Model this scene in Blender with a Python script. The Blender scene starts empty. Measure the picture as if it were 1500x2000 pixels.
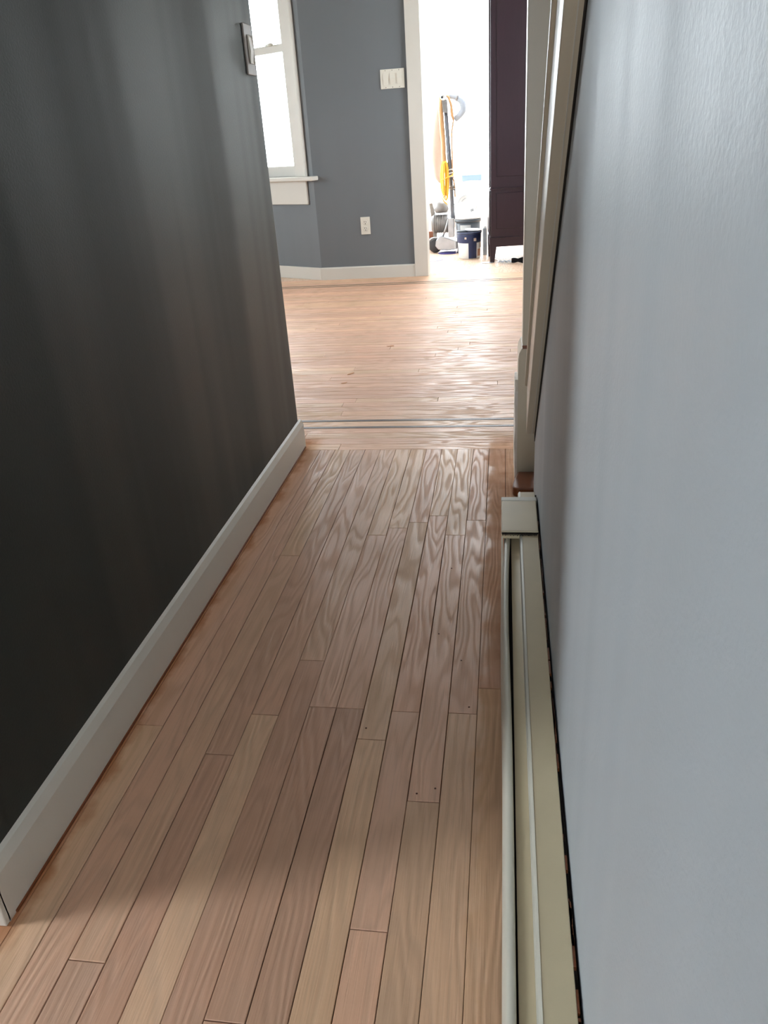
import bpy, bmesh, math, random
from mathutils import Vector, Matrix
random.seed(7)
S = bpy.context.scene
C = S.collection
PI = math.pi

# ------------------------------------------------------------------ camera
F = 1509.0
CAMH = 0.92
def unit(x, y):
    return Vector((x-750.0, y-1000.0, F)).normalized()
aY = unit(985, 249)
aD = unit(965, 4100); aD = (aD - aY*aD.dot(aY)).normalized()
aX = aD.cross(aY)
def ray(x, y):
    r = unit(x, y)
    return Vector((r.dot(aX), r.dot(aY), -r.dot(aD)))
def at(x, y, Y):                       # point of the world at depth Y
    r = ray(x, y); t = Y/r.y
    return Vector((r.x*t, Y, CAMH+r.z*t))
def fl(x, y, z=0.0):                   # point of the world at height z
    r = ray(x, y); t = (z-CAMH)/r.z
    return Vector((r.x*t, r.y*t, z))
cam_d = bpy.data.cameras.new('camera'); cam = bpy.data.objects.new('camera', cam_d); C.objects.link(cam)
cr = Vector((aX.x, aY.x, -aD.x)); cd = Vector((aX.y, aY.y, -aD.y)); cf = Vector((aX.z, aY.z, -aD.z))
M = Matrix(((cr.x, -cd.x, -cf.x, 0), (cr.y, -cd.y, -cf.y, 0), (cr.z, -cd.z, -cf.z, CAMH), (0, 0, 0, 1)))
cam.matrix_world = M
cam_d.sensor_fit = 'VERTICAL'; cam_d.sensor_height = 36.0; cam_d.lens = F*36.0/2000.0
cam_d.clip_start = 0.01; cam_d.clip_end = 200
S.camera = cam

# ------------------------------------------------------------------ sky and exposure
SKY = 10.0
w = bpy.data.worlds.new('sky'); S.world = w; w.use_nodes = True
bg = w.node_tree.nodes['Background']; bg.inputs[0].default_value = (0.89, 0.95, 1.0, 1); bg.inputs[1].default_value = SKY
S.view_settings.view_transform = 'Standard'; S.view_settings.look = 'None'
S.view_settings.gamma = 1.0; S.view_settings.use_curve_mapping = False
S.view_settings.exposure = 1.0
def portal(name, c, direction, sx, sy):
    l = bpy.data.lights.new(name, 'AREA'); l.shape = 'RECTANGLE'; l.size = sx; l.size_y = sy
    l.cycles.is_portal = True
    o = bpy.data.objects.new(name, l); C.objects.link(o); o.location = c
    o.rotation_euler = Vector(direction).to_track_quat('-Z', 'Z').to_euler()
    return o

# ------------------------------------------------------------------ materials
def nt(m):
    return m.node_tree.nodes, m.node_tree.links
def srgb(r, g, b):
    f = lambda c: (c/255/12.92) if c/255 <= 0.04045 else ((c/255+0.055)/1.055)**2.4
    return (f(r), f(g), f(b), 1)
def mat(name, col, rough=0.5, spec=0.5, metal=0.0, var=0.06, scale=18.0, bump=0.0, bscale=250.0, stretch=(1, 1, 1)):
    m = bpy.data.materials.new(name); m.use_nodes = True; N, L = nt(m)
    b = N['Principled BSDF']; b.inputs['Roughness'].default_value = rough
    b.inputs['Specular IOR Level'].default_value = spec; b.inputs['Metallic'].default_value = metal
    tc = N.new('ShaderNodeTexCoord'); mp = N.new('ShaderNodeMapping'); mp.inputs['Scale'].default_value = stretch
    L.new(tc.outputs['Object'], mp.inputs[0])
    n = N.new('ShaderNodeTexNoise'); n.inputs['Scale'].default_value = scale; n.inputs['Detail'].default_value = 5
    L.new(mp.outputs[0], n.inputs['Vector'])
    mx = N.new('ShaderNodeMix'); mx.data_type = 'RGBA'
    mx.inputs[6].default_value = tuple(c*(1-var) for c in col[:3])+(1,)
    mx.inputs[7].default_value = tuple(min(1, c*(1+var)) for c in col[:3])+(1,)
    L.new(n.outputs['Fac'], mx.inputs[0]); L.new(mx.outputs[2], b.inputs['Base Color'])
    if bump:
        n2 = N.new('ShaderNodeTexNoise'); n2.inputs['Scale'].default_value = bscale; n2.inputs['Detail'].default_value = 3
        L.new(tc.outputs['Object'], n2.inputs['Vector'])
        bp = N.new('ShaderNodeBump'); bp.inputs['Strength'].default_value = bump; bp.inputs['Distance'].default_value = 0.001
        L.new(n2.outputs['Fac'], bp.inputs['Height']); L.new(bp.outputs[0], b.inputs['Normal'])
    return m
def wall_paint(name, col, r0, r1, spec=0.5, bump=0.25):
    """rolled paint: fine stipple and vertical lap marks where the sheen changes"""
    m = mat(name, col, r0, spec, var=0.03, scale=3.0)
    N, L = nt(m); b = N['Principled BSDF']
    g = N.new('ShaderNodeNewGeometry')
    mp = N.new('ShaderNodeMapping'); mp.inputs['Scale'].default_value = (4, 4, 0.25); L.new(g.outputs['Position'], mp.inputs[0])
    n = N.new('ShaderNodeTexNoise'); n.inputs['Scale'].default_value = 1.6; n.inputs['Detail'].default_value = 2; n.inputs['Roughness'].default_value = 0.55
    L.new(mp.outputs[0], n.inputs['Vector'])
    r = N.new('ShaderNodeMapRange'); r.inputs[1].default_value = 0.38; r.inputs[2].default_value = 0.62
    r.inputs[3].default_value = r0; r.inputs[4].default_value = r1
    L.new(n.outputs['Fac'], r.inputs[0]); L.new(r.outputs[0], b.inputs['Roughness'])
    n2 = N.new('ShaderNodeTexNoise'); n2.inputs['Scale'].default_value = 260; n2.inputs['Detail'].default_value = 4
    L.new(g.outputs['Position'], n2.inputs['Vector'])
    bp = N.new('ShaderNodeBump'); bp.inputs['Strength'].default_value = bump; bp.inputs['Distance'].default_value = 0.0012
    L.new(n2.outputs['Fac'], bp.inputs['Height']); L.new(bp.outputs[0], b.inputs['Normal'])
    return m
def wood_floor(name):
    m = bpy.data.materials.new(name); m.use_nodes = True; N, L = nt(m); b = N['Principled BSDF']
    tc = N.new('ShaderNodeTexCoord'); oi = N.new('ShaderNodeObjectInfo'); geo = N.new('ShaderNodeNewGeometry')
    off = N.new('ShaderNodeCombineXYZ')
    for i, k in enumerate((31.0, 17.0, 53.0)):
        mm = N.new('ShaderNodeMath'); mm.operation = 'MULTIPLY'; mm.inputs[1].default_value = k
        L.new(oi.outputs['Random'], mm.inputs[0]); L.new(mm.outputs[0], off.inputs[i])
    add = N.new('ShaderNodeVectorMath'); L.new(tc.outputs['Object'], add.inputs[0]); L.new(off.outputs[0], add.inputs[1])
    # cathedral grain: bands of a stretched, distorted field
    mp = N.new('ShaderNodeMapping'); mp.inputs['Scale'].default_value = (13, 1.7, 1); L.new(add.outputs[0], mp.inputs[0])
    n1 = N.new('ShaderNodeTexNoise'); n1.inputs['Scale'].default_value = 1.0; n1.inputs['Detail'].default_value = 2.0; n1.inputs['Roughness'].default_value = 0.45
    L.new(mp.outputs[0], n1.inputs['Vector'])
    m1 = N.new('ShaderNodeMath'); m1.operation = 'MULTIPLY'; m1.inputs[1].default_value = 85.0; L.new(n1.outputs['Fac'], m1.inputs[0])
    sn = N.new('ShaderNodeMath'); sn.operation = 'SINE'; L.new(m1.outputs[0], sn.inputs[0])
    rg = N.new('ShaderNodeMapRange'); rg.inputs[1].default_value = -1; rg.inputs[2].default_value = 1; L.new(sn.outputs[0], rg.inputs[0])
    # pores
    mp2 = N.new('ShaderNodeMapping'); mp2.inputs['Scale'].default_value = (420, 9, 1); L.new(add.outputs[0], mp2.inputs[0])
    n2 = N.new('ShaderNodeTexNoise'); n2.inputs['Scale'].default_value = 1.0; n2.inputs['Detail'].default_value = 3; L.new(mp2.outputs[0], n2.inputs['Vector'])
    # blotches in world space (sanding)
    n3 = N.new('ShaderNodeTexNoise'); n3.inputs['Scale'].default_value = 5.0; n3.inputs['Detail'].default_value = 4; L.new(geo.outputs['Position'], n3.inputs['Vector'])
    def mix(f, a, c, blend='MIX'):
        x = N.new('ShaderNodeMix'); x.data_type = 'RGBA'; x.blend_type = blend
        for s, v in ((x.inputs[0], f), (x.inputs[6], a), (x.inputs[7], c)):
            if hasattr(v, 'links'): L.new(v, s)
            else: s.default_value = v
        return x.outputs[2]
    def math_(op, a, c=None, clamp=False):
        x = N.new('ShaderNodeMath'); x.operation = op; x.use_clamp = clamp
        for s, v in ((x.inputs[0], a), (x.inputs[1], c)):
            if v is None: continue
            if hasattr(v, 'links'): L.new(v, s)
            else: s.default_value = v
        return x.outputs[0]
    def rng(v, a, c, d=0.0, e=1.0):
        x = N.new('ShaderNodeMapRange'); L.new(v, x.inputs[0])
        x.inputs[1].default_value = a; x.inputs[2].default_value = c; x.inputs[3].default_value = d; x.inputs[4].default_value = e
        return x.outputs[0]
    base = oi.outputs['Color']
    c1 = mix(rng(rg.outputs[0], 0.0, 0.55, 0.13, 0.0), base, (0.25, 0.17, 0.11, 1), 'MIX')
    c2 = mix(rng(n2.outputs['Fac'], 0.3, 0.48, 0.16, 0.0), c1, (0.22, 0.14, 0.09, 1))
    c3 = mix(rng(n3.outputs['Fac'], 0.42, 0.66, 0.0, 0.25), c2, (0.42, 0.27, 0.16, 1))
    # old orange varnish left where the sander could not reach: along the left baseboard and the far right edge
    sp = N.new('ShaderNodeSeparateXYZ'); L.new(geo.outputs['Position'], sp.inputs[0])
    n4 = N.new('ShaderNodeTexNoise'); n4.inputs['Scale'].default_value = 14; n4.inputs['Detail'].default_value = 5; L.new(geo.outputs['Position'], n4.inputs['Vector'])
    edge = rng(math_('ADD', sp.outputs['X'], math_('MULTIPLY', math_('SUBTRACT', n4.outputs['Fac'], 0.5), 0.07)), -0.650, -0.630, 1.0, 0.0)
    near = rng(sp.outputs['Y'], 2.40, 2.47, 1.0, 0.0)
    near2 = rng(sp.outputs['Y'], 0.5, 0.62, 0.0, 1.0)
    em = math_('MULTIPLY', math_('MULTIPLY', edge, near), near2)
    c4 = mix(math_('MULTIPLY', em, 0.75), c3, (0.36, 0.13, 0.035, 1))
    er = rng(math_('ADD', sp.outputs['X'], math_('MULTIPLY', math_('SUBTRACT', n4.outputs['Fac'], 0.5), 0.10)), -0.035, 0.012, 0.0, 1.0)
    er = math_('MULTIPLY', er, math_('MULTIPLY', rng(sp.outputs['Y'], 0.9, 1.3), rng(sp.outputs['Y'], 2.35, 2.6, 1.0, 0.0)))
    c5 = mix(math_('MULTIPLY', math_('MULTIPLY', er, rng(n4.outputs['Fac'], 0.40, 0.58)), 0.45), c4, (0.40, 0.17, 0.07, 1))
    L.new(c5, b.inputs['Base Color'])
    rr = rng(n3.outputs['Fac'], 0.3, 0.7, 0.38, 0.50)
    rr = math_('ADD', rr, rng(rg.outputs[0], 0.0, 0.6, 0.24, 0.0))
    # the sanded, sheeny middle ends raggedly short of the walls; the strips beside them stay matt
    ml = rng(math_('ADD', sp.outputs['X'], math_('MULTIPLY', math_('SUBTRACT', n4.outputs['Fac'], 0.5), 0.02)), -0.625, -0.60, 1.0, 0.0)
    ml = math_('MULTIPLY', ml, near)
    mr = rng(math_('ADD', sp.outputs['X'], math_('MULTIPLY', math_('SUBTRACT', n4.outputs['Fac'], 0.5), 0.10)), -0.045, -0.025, 0.0, 1.0)
    mr = math_('MULTIPLY', mr, rng(sp.outputs['Y'], 2.35, 2.5, 1.0, 0.0))
    matt = math_('MAXIMUM', ml, mr)
    L.new(math_('ADD', rr, math_('MULTIPLY', matt, 0.35)), b.inputs['Roughness'])
    L.new(rng(matt, 0, 1, 0.8, 0.2), b.inputs['Specular IOR Level'])
    hgt = math_('ADD', math_('MULTIPLY', rg.outputs[0], 0.6), math_('MULTIPLY', n2.outputs['Fac'], 0.5))
    bp = N.new('ShaderNodeBump'); bp.inputs['Strength'].default_value = 0.7; bp.inputs['Distance'].default_value = 0.0014
    L.new(hgt, bp.inputs['Height']); L.new(bp.outputs[0], b.inputs['Normal'])
    return m
def glass_mat():
    m = bpy.data.materials.new('window_glass'); m.use_nodes = True; N, L = nt(m); N.clear()
    o = N.new('ShaderNodeOutputMaterial'); t = N.new('ShaderNodeBsdfTransparent'); g = N.new('ShaderNodeBsdfGlossy'); g.inputs['Roughness'].default_value = 0.02
    lw = N.new('ShaderNodeLayerWeight'); lw.inputs['Blend'].default_value = 0.5; x = N.new('ShaderNodeMixShader')
    pw = N.new('ShaderNodeMath'); pw.operation = 'POWER'; pw.inputs[1].default_value = 5.0; L.new(lw.outputs['Facing'], pw.inputs[0])
    f = N.new('ShaderNodeMapRange'); f.inputs[3].default_value = 0.05; f.inputs[4].default_value = 0.9; L.new(pw.outputs[0], f.inputs[0])
    t.inputs[0].default_value = (0.97, 0.98, 0.98, 1)
    L.new(f.outputs[0], x.inputs[0]); L.new(t.outputs[0], x.inputs[1]); L.new(g.outputs[0], x.inputs[2]); L.new(x.outputs[0], o.inputs[0])
    return m

m_slate = wall_paint('slate_wall_paint', srgb(110, 115, 119), 0.45, 0.6)
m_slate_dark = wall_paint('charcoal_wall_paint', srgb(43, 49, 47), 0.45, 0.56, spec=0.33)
m_grey = wall_paint('pale_grey_wall_paint', srgb(176, 182, 187), 0.44, 0.60, bump=0.3)
m_white = wall_paint('white_wall_paint', srgb(238, 238, 236), 0.5, 0.6)
m_ceil = wall_paint('ceiling_paint', srgb(225, 224, 220), 0.7, 0.8)
m_trim = mat('cream_trim_paint', srgb(210, 206, 197), 0.38, 0.5, var=0.03, scale=6, bump=0.15, bscale=120)
m_tan = mat('tan_trim_paint', srgb(200, 188, 168), 0.30, 0.5, var=0.05, scale=9, bump=0.2, bscale=160)
m_heat = mat('cream_heater_enamel', srgb(204, 188, 156), 0.42, 0.5, var=0.06, scale=22, bump=0.1, bscale=400)
m_heat_front = mat('lit_heater_enamel', srgb(205, 200, 186), 0.38, 0.5, var=0.03)  # paler copy of the heater enamel; light on front and lips is coloured in
m_dark = mat('dark_gap', srgb(38, 33, 30), 0.8, 0.2)
m_plastic = mat('white_switch_plastic', srgb(222, 218, 206), 0.3, 0.5, var=0.01)
m_plate = mat('brushed_grey_plate', srgb(150, 140, 132), 0.4, 0.5, var=0.05)
m_brown = mat('stained_brown_wood', srgb(122, 66, 34), 0.32, 0.6, var=0.25, scale=30, stretch=(1, 6, 1))
m_esp = mat('espresso_wood', srgb(42, 24, 33), 0.34, 0.45, var=0.25, scale=10, stretch=(8, 8, 1))
m_metal = mat('aged_aluminium', srgb(176, 176, 178), 0.38, 0.6, 0.85, var=0.2, scale=22)
m_steel = mat('bright_steel', srgb(200, 204, 210), 0.22, 0.5, 1.0, var=0.1)
m_pole = mat('grey_pole_paint', srgb(112, 114, 120), 0.35, 0.5, 0.3, var=0.3, scale=12)
m_iron = mat('grey_cast_iron', srgb(128, 124, 122), 0.5, 0.5, 0.4, var=0.35, scale=26, bump=0.3, bscale=90)
m_rubber = mat('dark_rubber', srgb(58, 56, 58), 0.6, 0.4, var=0.2)
m_bag = mat('beige_dust_bag_cloth', srgb(196, 176, 162), 0.9, 0.2, var=0.12, scale=14, bump=0.3, bscale=60)
m_yellow = mat('yellow_cord_rubber', srgb(244, 186, 60), 0.45, 0.5, var=0.08)
m_tancord = mat('tan_hose', srgb(196, 150, 104), 0.5, 0.4, var=0.12)
m_pail = mat('white_pail_plastic', srgb(232, 232, 230), 0.35, 0.5, var=0.04, scale=8)
m_blue = mat('dark_blue_paint', srgb(30, 44, 84), 0.4, 0.5, var=0.2, scale=20)
m_char = mat('charcoal_pail_plastic', srgb(70, 74, 80), 0.4, 0.5, var=0.15)
m_tin = mat('galvanised_tin', srgb(150, 158, 164), 0.4, 0.5, 0.6, var=0.15)
m_purple = mat('purple_sanding_grit', srgb(72, 66, 120), 0.8, 0.2, var=0.2, bump=0.5, bscale=500)
m_lilac = mat('worn_lilac_grit', srgb(176, 172, 190), 0.8, 0.2, var=0.1)
m_hose = mat('clear_grey_hose', srgb(176, 184, 196), 0.3, 0.6, var=0.15, scale=30)
m_paper = mat('white_paper', srgb(228, 230, 236), 0.8, 0.2, var=0.04)
m_black = mat('black_webbing', srgb(24, 24, 28), 0.6, 0.3, var=0.15)
m_paleblue = mat('pale_blue_paint', srgb(130, 152, 190), 0.5, 0.4, var=0.06)
m_walnut = mat('dark_inlay_wood', srgb(92, 78, 72), 0.45, 0.5, var=0.2, scale=40, stretch=(1, 10, 1))
m_glass = glass_mat()
m_floor = wood_floor('sanded_oak')
m_sub = mat('floor_gap_dirt', srgb(52, 38, 28), 0.9, 0.1)
m_ground = mat('pale_concrete', srgb(190, 190, 186), 0.9, 0.2)

# ------------------------------------------------------------------ mesh helpers
def box(bm, x0, x1, y0, y1, z0, z1):
    if x0 > x1: x0, x1 = x1, x0
    if y0 > y1: y0, y1 = y1, y0
    if z0 > z1: z0, z1 = z1, z0
    v = [bm.verts.new(p) for p in ((x0, y0, z0), (x1, y0, z0), (x1, y1, z0), (x0, y1, z0), (x0, y0, z1), (x1, y0, z1), (x1, y1, z1), (x0, y1, z1))]
    for f in ((3, 2, 1, 0), (4, 5, 6, 7), (0, 1, 5, 4), (1, 2, 6, 5), (2, 3, 7, 6), (3, 0, 4, 7)): bm.faces.new([v[i] for i in f])
def bev(bm, w, seg=2):
    bmesh.ops.bevel(bm, geom=bm.edges[:], offset=w, segments=seg, affect='EDGES', profile=0.5)
def B(*boxes, bevel=0.0, seg=2):
    bm = bmesh.new()
    for b in boxes: box(bm, *b)
    if bevel: bev(bm, bevel, seg)
    return bm
def prism(pts, axis, a0, a1, bm=None):
    """extrude a 2D outline along an axis; axis 'x': pts are (y,z); 'y': (x,z); 'z': (x,y)"""
    bm = bm or bmesh.new()
    def P(p, a):
        return {'x': (a, p[0], p[1]), 'y': (p[0], a, p[1]), 'z': (p[0], p[1], a)}[axis]
    lo = [bm.verts.new(P(p, a0)) for p in pts]; hi = [bm.verts.new(P(p, a1)) for p in pts]
    n = len(pts)
    bm.faces.new(lo[::-1]); bm.faces.new(hi)
    for i in range(n): bm.faces.new((lo[i], lo[(i+1) % n], hi[(i+1) % n], hi[i]))
    bmesh.ops.recalc_face_normals(bm, faces=bm.faces[:])
    return bm
def tube(bm, pts, r, seg=10, caps=True):
    pts = [Vector(p) for p in pts]; n = len(pts)
    rs = r if isinstance(r, (list, tuple)) else [r]*n
    rings = []; up = None
    for i, p in enumerate(pts):
        t = (pts[min(i+1, n-1)]-pts[max(i-1, 0)]).normalized()
        if up is None:
            up = t.cross(Vector((0, 0, 1)) if abs(t.z) < 0.9 else Vector((0, 1, 0))).normalized()
        up = (up - t*up.dot(t)).normalized(); v2 = t.cross(up)
        rings.append([bm.verts.new(p+(up*math.cos(2*PI*k/seg)+v2*math.sin(2*PI*k/seg))*rs[i]) for k in range(seg)])
    for a, b in zip(rings, rings[1:]):
        for k in range(seg): 
            f = bm.faces.new((a[k], a[(k+1) % seg], b[(k+1) % seg], b[k])); f.smooth = True
    if caps: bm.faces.new(rings[0][::-1]); bm.faces.new(rings[-1])
    return bm
def lathe(bm, prof, c=(0, 0, 0), axis='z', seg=28, tilt=None, a0=0, a1=2*PI):
    full = abs((a1-a0)-2*PI) < 1e-6
    rings = []
    for r, z in prof:
        ring = []
        for k in range(seg if full else seg+1):
            a = a0+(a1-a0)*k/seg
            p = Vector((r*math.cos(a), r*math.sin(a), z))
            if tilt is not None: p = tilt @ p
            ring.append(bm.verts.new(p+Vector(c)))
        rings.append(ring)
    for A, Bq in zip(rings, rings[1:]):
        m_ = len(A)
        for k in range(m_ if full else m_-1):
            f = bm.faces.new((A[k], A[(k+1) % m_], Bq[(k+1) % m_], Bq[k])); f.smooth = True
    if full:
        if prof[0][0] > 1e-5: bm.faces.new(rings[0][::-1])
        if prof[-1][0] > 1e-5: bm.faces.new(rings[-1])
    return bm
def obj(name, bm, m, parent=None, loc=None, rot=None):
    me = bpy.data.meshes.new(name); bm.to_mesh(me); bm.free()
    me.materials.append(m)
    o = bpy.data.objects.new(name, me); C.objects.link(o)
    if parent: o.parent = parent
    if loc is not None: o.location = loc
    if rot is not None: o.rotation_euler = rot
    return o
def recenter(o):
    """move the origin of a finished mesh to the base of its box"""
    vs = [v.co.copy() for v in o.data.vertices]
    c = Vector(((min(v.x for v in vs)+max(v.x for v in vs))/2, (min(v.y for v in vs)+max(v.y for v in vs))/2, min(v.z for v in vs)))
    o.data.transform(Matrix.Translation(-c)); o.location = o.location + c
    return o
def struct(o):
    o['kind'] = 'structure'; return o
def tag(o, label, cat, group=None):
    o['label'] = label; o['category'] = cat
    if group: o['group'] = group
    return o
def thing(name, loc, label, cat, group=None):
    o = bpy.data.objects.new(name, None); o.empty_display_size = 0.05; C.objects.link(o); o.location = loc
    return tag(o, label, cat, group)
def part(name, bm, m, parent, label=None):
    """mesh given in world coordinates, hung under a thing or a part"""
    w_ = Vector((0, 0, 0)); q = parent
    while q is not None: w_ += Vector(q.location); q = q.parent
    bm.transform(Matrix.Translation(-w_))
    o = obj(name, bm, m, parent)
    if label: o['label'] = label
    return o

# ------------------------------------------------------------------ room shell
XL, XR = -0.665, 0.075            # faces of the hall's walls
YN, YF = 0.615, 2.352             # near and far end of the left hall wall
YW = 5.71                         # face of the far wall
H = 2.5
SL = 0.873                        # pitch of the stairs
def zline(a, y): return a - SL*y
KX, KY = -1.31, 5.71              # corner where the window wall turns away
A30 = math.radians(30)
D = Vector((-math.cos(A30), math.sin(A30), 0)); NO = Vector((math.sin(A30), math.cos(A30), 0))  # along the wall / outwards
def wp(s, out, z): 
    v = Vector((KX, KY, 0)) + D*s + NO*out; return (v.x, v.y, z)
def wbox(bm, s0, s1, o0, o1, z0, z1):
    v = [bm.verts.new(wp(*p)) for p in ((s0, o0, z0), (s1, o0, z0), (s1, o1, z0), (s0, o1, z0), (s0, o0, z1), (s1, o0, z1), (s1, o1, z1), (s0, o1, z1))]
    for f in ((3, 2, 1, 0), (4, 5, 6, 7), (0, 1, 5, 4), (1, 2, 6, 5), (2, 3, 7, 6), (3, 0, 4, 7)): bm.faces.new([v[i] for i in f])
    bmesh.ops.recalc_face_normals(bm, faces=bm.faces[:])
def WB(*bs, bevel=0.0):
    bm = bmesh.new()
    for b in bs: wbox(bm, *b)
    if bevel: bev(bm, bevel)
    return bm

# left hall wall (a block closed off behind it), rounded corner bead at its far end
pts = [(-4.2, YN), (XL-0.004, YN), (XL, YN+0.004)]
for k in range(7):
    a = k/6*PI/2; pts.append((XL-0.014+0.014*math.cos(a), YF-0.014+0.014*math.sin(a)))
pts += [(-4.2, YF), (-4.2, YF-0.12), (XL-0.12, YF-0.12), (XL-0.12, YN+0.12), (-4.2, YN+0.12)]
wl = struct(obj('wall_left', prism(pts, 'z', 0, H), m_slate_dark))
# right hall wall, under the stairs: its top edge follows the stair string
a0 = 1.787
ysl = (a0-H)/SL
wr = struct(obj('wall_right', prism([(-2.2, 0), (1.737, 0), (1.737, zline(a0, 1.737)), (ysl, H), (-2.2, H)], 'x', XR, XR+0.09), m_grey))
# far wall with its opening
wf = struct(obj('wall_far', B((KX, -0.55, YW, YW+0.13, 0, H), (0.80, 1.12, YW, YW+0.13, 0, H), (-0.55, 0.80, YW, YW+0.13, 2.08, H)), m_slate))
# window wall turning away from the far wall, with an opening for the window
S0, S1, Z0, Z1 = 0.145, 0.83, 0.70, 2.10
ww = struct(obj('wall_window', WB((0, S0, 0, 0.13, 0, H), (S1, 1.25, 0, 0.13, 0, H), (S0, S1, 0, 0.13, 0, Z0), (S0, S1, 0, 0.13, Z1, H)), m_slate))
e = Vector(wp(1.25, 0, 0))
wb2 = struct(obj('wall_bay', B((-4.2, e.x, e.y, e.y+0.13, 0, 0.6), (-4.2, e.x, e.y, e.y+0.13, 2.15, H), (-4.2, -3.9, e.y, e.y+0.13, 0.6, 2.15), (-2.7, e.x, e.y, e.y+0.13, 0.6, 2.15)), m_slate))
wo = struct(obj('wall_outer_left', B((-4.33, -4.2, 0.6, 3.3, 0, H), (-4.33, -4.2, 4.6, e.y+0.13, 0, H),
      (-4.33, -4.2, 3.3, 4.6, 0, 0.7), (-4.33, -4.2, 3.3, 4.6, 2.1, H)), m_slate))
NX = -2.0
struct(obj('wall_near_left', B((NX-0.12, NX, -2.2, 0.06, 0, H), (NX-0.12, NX, 0.44, YN, 0, H), (NX-0.12, NX, 0.06, 0.44, 2.25, H), (NX-0.12, NX, 0.06, 0.44, 0, 0.08)), m_slate))
wbk = struct(obj('wall_behind', B((NX-0.12, -0.50, -2.33, -2.2, 0, H), (-0.08, 1.12, -2.33, -2.2, 0, H), (-0.50, -0.08, -2.33, -2.2, 0, 0.15), (-0.50, -0.08, -2.33, -2.2, 2.05, H)), m_grey))
wst = struct(obj('wall_stairs', B((1.0, 1.12, -2.2, 4.4, 0, H), (1.0, 1.12, 5.3, YW, 0, H), (1.0, 1.12, 4.4, 5.3, 0, 0.8), (1.0, 1.12, 4.4, 5.3, 2.05, H)), m_grey))
# the bright room beyond
BX0, BX1, BY1 = -1.20, 1.90, 8.62
struct(obj('wall_bright_room_left', B((BX0-0.12, BX0, YW+0.13, 6.15, 0, H), (BX0-0.12, BX0, 8.30, BY1, 0, H), (BX0-0.12, BX0, 6.15, 8.30, 0, 0.45), (BX0-0.12, BX0, 6.15, 8.30, 2.2, H)), m_white))
struct(obj('wall_bright_room_back', B((BX0-0.12, -0.80, BY1, BY1+0.12, 0, H), (0.02, BX1+0.12, BY1, BY1+0.12, 0, H), (-0.80, 0.02, BY1, BY1+0.12, 0, 0.10), (-0.80, 0.02, BY1, BY1+0.12, 2.25, H)), m_white))
struct(obj('wall_bright_room_right', B((BX1, BX1+0.12, YW+0.13, BY1, 0, H), (1.12, BX1+0.12, YW+0.0, YW+0.13, 0, H)), m_white))
struct(obj('wall_bright_room_front', B((BX0, -0.552, YW+0.13, YW+0.14, 0, H), (0.802, BX1, YW+0.13, YW+0.14, 0, H), (-0.552, 0.802, YW+0.13, YW+0.14, 2.08, H)), m_white))
sky_o = bpy.data.objects.new('window_8', None); C.objects.link(sky_o); sky_o.location = (0.1, 7.3, H); struct(sky_o)  # invented skylight, added to brighten the room beyond
def late_skylight():
    part('frame', B((-0.8, -0.75, 6.5, 8.1, H+0.02, H+0.08), (0.95, 1.0, 6.5, 8.1, H+0.02, H+0.08), (-0.75, 0.95, 6.5, 6.55, H+0.02, H+0.08), (-0.75, 0.95, 8.05, 8.1, H+0.02, H+0.08)), m_trim, sky_o)
    part('pane', B((-0.75, 0.95, 6.55, 8.05, H+0.045, H+0.05)), m_glass, sky_o)
    portal('sky_portal', (0.1, 7.3, H+0.11), (0, 0, -1), 1.8, 1.6)
late_skylight()
struct(obj('ceiling', B((-4.33, 2.02, YN, 6.5, H, H+0.1), (-4.33, 2.02, 8.1, BY1+0.12, H, H+0.1), (-4.33, -0.8, 6.5, 8.1, H, H+0.1), (1.0, 2.02, 6.5, 8.1, H, H+0.1), (NX-0.12, 1.12, -2.33, YN, H, H+0.1)), m_ceil))

# ------------------------------------------------------------------ floor, plank by plank
PW = 0.0504
floor = struct(obj('floor', B((-4.33, 2.02, YN, BY1+0.12, -0.06, -0.0205), (NX-0.12, 1.12, -2.33, YN, -0.06, -0.0205)), m_sub))
tones = [(0.68, 0.405, 0.262), (0.66, 0.38, 0.25), (0.69, 0.43, 0.272), (0.64, 0.36, 0.238), (0.67, 0.395, 0.267), (0.68, 0.42, 0.258)]
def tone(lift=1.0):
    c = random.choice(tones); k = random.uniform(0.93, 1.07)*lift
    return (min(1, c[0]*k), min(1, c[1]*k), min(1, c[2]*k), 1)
def plank(xc, yc, wdt, ln, along_x=False, col=None, gap=None):
    g = gap if gap is not None else random.choice((0.0007, 0.0009, 0.0012, 0.0018))
    bm = B((-wdt/2+g/2, wdt/2-g/2, -ln/2+0.0006, ln/2-0.0006, -0.02, 0.0))
    for v in bm.verts:
        if v.co.z > -0.001: v.co.z += 0
    top = [ed for ed in bm.edges if all(v.co.z > -0.001 for v in ed.verts)]
    bmesh.ops.bevel(bm, geom=top, offset=0.0007, segments=1, affect='EDGES')
    o = obj('plank', bm, m_floor, floor, (xc, yc, random.uniform(-0.0004, 0.0)), (0, random.uniform(-0.006, 0.006) if along_x else random.uniform(-0.003, 0.003), PI/2 if along_x else 0))
    o.color = col or tone()
    return o
YB = 2.33
joints = {8: [0.938], 7: [1.041], 9: [0.568, 1.62], 6: [1.203], 5: [0.513, 1.068, 1.733], 4: [1.068, 1.774], 3: [0.992, 1.807], 2: [0.644, 1.066, 1.847],
          1: [0.863, 1.737], 0: [1.068, 1.821], -1: [1.139], -2: [0.9, 1.6], 10: [0.33], 11: [1.0], 12: [0.42, 1.9], 13: [0.25], 14: [0.1]}
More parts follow.
